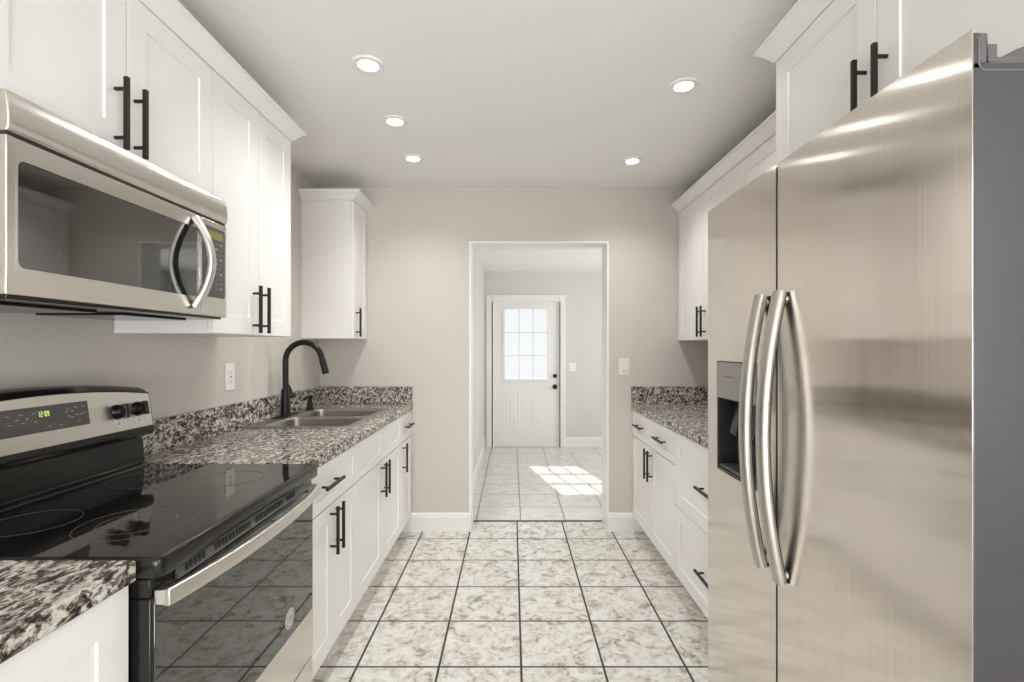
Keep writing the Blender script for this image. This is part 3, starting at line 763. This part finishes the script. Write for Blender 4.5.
make('key_legends', bt, [M['mark_dim'], M['mark']], dp)
for ky in (.985, 1.068, 1.545, 1.628):
    c0 = onface(ky, 1.113, .002)
    k = MB().lathe(c0, NR, [(.024, 0), (.024, .004), (.021, .007), (.0195, .022), (.0175, .0245)], 28)
    rot = Matrix.Translation(c0) @ Matrix(((NR.x, 0, UP.x, 0), (NR.y, 1, UP.y, 0), (NR.z, 0, UP.z, 0), (0, 0, 0, 1)))
    k.box(.018, .034, -.0065, .0065, -.0225, .0225, rot)
    kn = make('knob', k, M['black'], bg_, bevel=.0015)
    pr = MB()
    for an in (-140, -100, -60, 60, 100, 140, 180):
        a_ = math.radians(an); yy, zz = ky + .033 * math.sin(a_), 1.113 + .033 * math.cos(a_)
        if 1.056 < zz < 1.155: fbox(pr, yy - .0015, yy + .0015, zz - .0012, zz + .0012, .002, .0028)
    fbox(pr, ky - .003, ky + .003, 1.074, 1.0765, .002, .0028)
    make('knob_markings', pr, M['dark_mark'], bg_)
# vent strip, oven door, drawer
make('control_rail', MB().box(RXF - .045, RXF - .004, RY0 + .004, RY1 - .004, .836, .872), M['black'], rg, bevel=.002)
vs_ = MB().prism([(RXF - .010, .838), (RXF - .001, .838), (RXF + .001, .843), (RXF - .002, .868), (RXF - .010, .868)], RY0 + .075, RY1 - .02)
vs_.mi = 1
def slot(y, w): vs_.box(RXF - .006, RXF + .0018, y, y + w, .846, .862)
y = RY0 + .10
for n_, gap in ((5, .03), (11, .022), (11, .022), (4, 0)):
    for _ in range(n_): slot(y, .0075); y += .0145
    y += gap
make('vent_strip', vs_, [simple('grey_enamel', (0.12, 0.115, 0.11), 0.3), M['black_matte']], rg)
od = make('oven_door', MB().box(RXF - .044, RXF - .002, RY0 + .004, RY1 - .004, .262, .834), M['black'], rg, bevel=.003)
make('oven_glass', MB().box(RXF - .004, RXF, RY0 + .012, RY1 - .005, .421, .826), M['oven_glass'], od, bevel=.0015)
make('lower_trim', MB().box(RXF - .004, RXF + .001, RY0 + .005, RY1 - .005, .263, .420), M['steel'], od, bevel=.0015)
hp = []
for k in range(27):
    u = -1 + 2 * k / 26
    hp.append((RXF + .022 + .034 * (1 - abs(u) ** 2.2), (RY0 + RY1) / 2 + u * (RY1 - RY0 - .022) / 2, .834))
hd = MB().bar(hp, (0, 0, 1), .034, .016, .3)
for u in (-1, 1):
    yy = (RY0 + RY1) / 2 + u * (RY1 - RY0 - .055) / 2
    hd.box(RXF - .002, RXF + .030, yy - .016, yy + .016, .819, .849)
make('oven_handle', hd, M['bright_steel'], od, bevel=.002, angle=50)
by_, bz_ = 1.517, .478
bd = MB().lathe((RXF - .0005, by_, bz_), (1, 0, 0), [(.030, 0), (.030, .002), (.028, .003)], 36)
bgo = make('badge', bd, M['badge'], od)
lg = MB().ring((RXF + .0022, by_, bz_), (1, 0, 0), .0245, .0262, .0012, 40)
for oy, ph in ((-.009, 0), (.009, PI)):
    sp_ = []
    for k in range(26):
        a_ = ph + k / 25 * 2 * PI * 1.25; rr_ = .010 * (1 - .55 * k / 25)
        sp_.append((RXF + .003, by_ + oy + rr_ * math.cos(a_), bz_ + rr_ * 1.25 * math.sin(a_)))
    lg.tube(sp_, .0009, 6)
for k in range(4):
    a_ = PI / 4 + k * PI / 2
    lg.tube([(RXF + .003, by_ + .0235 * math.cos(a_ + q), bz_ + .0235 * math.sin(a_ + q) * (1 - abs(q) * .2)) for q in (-.45, -.2, 0, .2, .45)], .0008, 6)
make('monogram', lg, simple('badge_grey', (0.32, 0.31, 0.30), 0.4), bgo)
make('storage_drawer', MB().box(RXF - .044, RXF, RY0 + .004, RY1 - .004, .075, .255), M['steel'], rg, bevel=.004)

# ------------------------------------------------------------------ refrigerator
FX = 0.6376; FY0, FY1, FYS, FZ = .679, 1.594, 1.179, 1.757
fg = thing('refrigerator', 'stainless side-by-side refrigerator with two curved handles and a water dispenser', 'refrigerator', (1.05, (FY0 + FY1) / 2, 0))
FB = FX + .078
make('case', MB().box(FB + .008, XR - .03, FY0 + .004, FY1 - .004, .03, 1.728), M['grey_paint'], fg, bevel=.004)
make('gasket', MB().box(FB, FB + .008, FY0 + .012, FY1 - .012, .08, 1.71), M['black_matte'], fg)
make('toe_grille', MB().box(FB - .02, FB + .01, FY0 + .01, FY1 - .01, .012, .075), M['grey_plastic'], fg, bevel=.003)
def bulge(y, a, b): u = (2 * y - a - b) / (b - a); return -.0045 * (1 - u * u)
def lin(a, b, n): return [a + (b - a) * k / n for k in range(n + 1)]
ZT = 1.7115
def fdoor(name, ya, yb, hole=None):
    us = lin(ya, yb, 14); zs = [.085] + lin(.3, 1.6, 3) + [ZT]
    holes = set()
    if hole:
        h0, h1, z0, z1 = hole
        us = sorted(set([u for u in us if abs(u - h0) > .012 and abs(u - h1) > .012] + [h0, h1]))
        zs = sorted(set([.085, .5, z0, z1, 1.5, ZT]))
        i0, i1, j0, j1 = us.index(h0), us.index(h1), zs.index(z0), zs.index(z1)
        holes = {(i, j) for i in range(i0, i1) for j in range(j0, j1)}
    core = MB().plate(us, zs, holes, FB, FX + .0015, lambda u, v, c: (c if c == FB else c + bulge(u, ya, yb), u, v))
    # raised front lip with the end cap behind it
    core.plate(us, [ZT - .01, FZ - .004], set(), FX + .012, FX + .0015, lambda u, v, c: (c if c == FX + .012 else c + bulge(u, ya, yb), u, v))
    d = make(name, core, M['grey_paint'], fg, bevel=.002, angle=60)
    zz = sorted(set(zs[:-1] + [FZ]))
    sk = MB().plate(us, zz, holes, FX + .0015, FX, lambda u, v, c: (c + bulge(u, ya, yb), u, v))
    make('steel_skin', sk, M['fridge_steel'], d, angle=60)
    return d
DH = (1.268, 1.517, .944, 1.276)
fz_door = fdoor('freezer_door', FYS + .0045, FY1, DH)
rf_door = fdoor('fridge_door', FY0, FYS - .0035)
for d, y in ((fz_door, 1.230), (rf_door, 1.143)):
    hp = []
    for k in range(33):
        u = -1 + 2 * k / 32
        hp.append((FX - .012 - .040 * (1 - abs(u) ** 2.0), y, 1.108 + u * .338))
    h = MB().bar(hp, (0, 1, 0), .036, .026, .45)
    for u in (-1, 1):
        h.tube([(FX + .002, y, 1.108 + u * .322), (FX - .014, y, 1.108 + u * .322)], [.013, .011], 14)
    dark_back(make('door_handle', h, M['handle_steel'], d, angle=50), -1)
# end caps (grey plastic strip round the notch of each door top) and hinge covers
for d, ya, yb in ((rf_door, FY0, FYS - .003), (fz_door, FYS + .003, FY1)):
    ec = MB().box(FX + .012, FX + .024, ya + .002, yb - .002, ZT, FZ - .003).box(FX + .024, FX + .042, ya + .006, ya + .05, ZT, FZ - .016)
    ec.box(FX + .024, FB, ya + .002, yb - .002, ZT, ZT + .009)
    make('top_cap', ec, M['grey_plastic'], d, bevel=.002)
for y in (FY0 + .045, FY1 - .045):
    hc = MB().prism([(FX + .052, ZT + .009), (FX + .056, ZT + .016), (FX + .075, ZT + .026), (FB + .05, ZT + .045), (FB + .14, ZT + .045), (FB + .16, 1.728), (FB + .02, 1.728), (FB + .01, ZT + .009)], y - .035, y + .035)
    make('hinge_cover', hc, M['grey_plastic'], fg, bevel=.004)
gr = MB().prism([(FX + .004, FZ - .008), (FX + .0105, FZ - .014), (FX + .0105, ZT - .003), (FX + .016, ZT - .010), (FB, ZT - .010), (FB, ZT - .012), (FX + .0150, ZT - .012), (FX + .0085, ZT - .004), (FX + .0085, FZ - .013), (FX + .004, FZ - .010)], FY0 - .0004, FY0 + .001)
make('side_groove', gr, M['slot'], rf_door)
h0, h1, z0, z1 = DH
dsp = MB().plate([h0 + .001, h0 + .008, h1 - .008, h1 - .001], [z0 + .001, z0 + .008, 1.163, z1 - .001], {(1, 1)}, FX + .012, FX + .0005, lambda u, v, c: (c - .003, u, v))
dsp.plate([h0 + .001, h0 + .008, h1 - .008, h1 - .001], [z0 + .001, z0 + .008, 1.163, 1.18], {(1, 1)}, FX + .055, FX + .010, lambda u, v, c: (c, u, v))
dsp.box(FX + .055, FX + .060, h0 + .001, h1 - .001, z0 + .001, 1.18)
dpo = make('dispenser', dsp, simple('dark_dispenser_well', (0.03, 0.028, 0.027), 0.3), fz_door)
make('dispenser_panel', MB().box(FX - .004, FX + .010, h0 + .004, h1 - .004, 1.165, z1 - .004), simple('grey_dispenser_panel', (0.27, 0.25, 0.23), 0.28), dpo, bevel=.002)
make('panel_legend', MB().box(FX - .0048, FX - .0038, 1.40, 1.46, 1.228, 1.232), M['mark_dim'], dpo)
make('drip_tray', MB().box(FX + .001, FX + .054, h0 + .010, h1 - .010, z0 + .009, z0 + .018), M['grey_plastic'], dpo, bevel=.002)
for yy in (1.34, 1.445):
    make('paddle', MB().prism([(FX + .035, 1.165), (FX + .048, 1.165), (FX + .035, 1.05), (FX + .027, 1.045), (FX + .012, 1.06)], yy - .022, yy + .022), M['black'], dpo, bevel=.003)
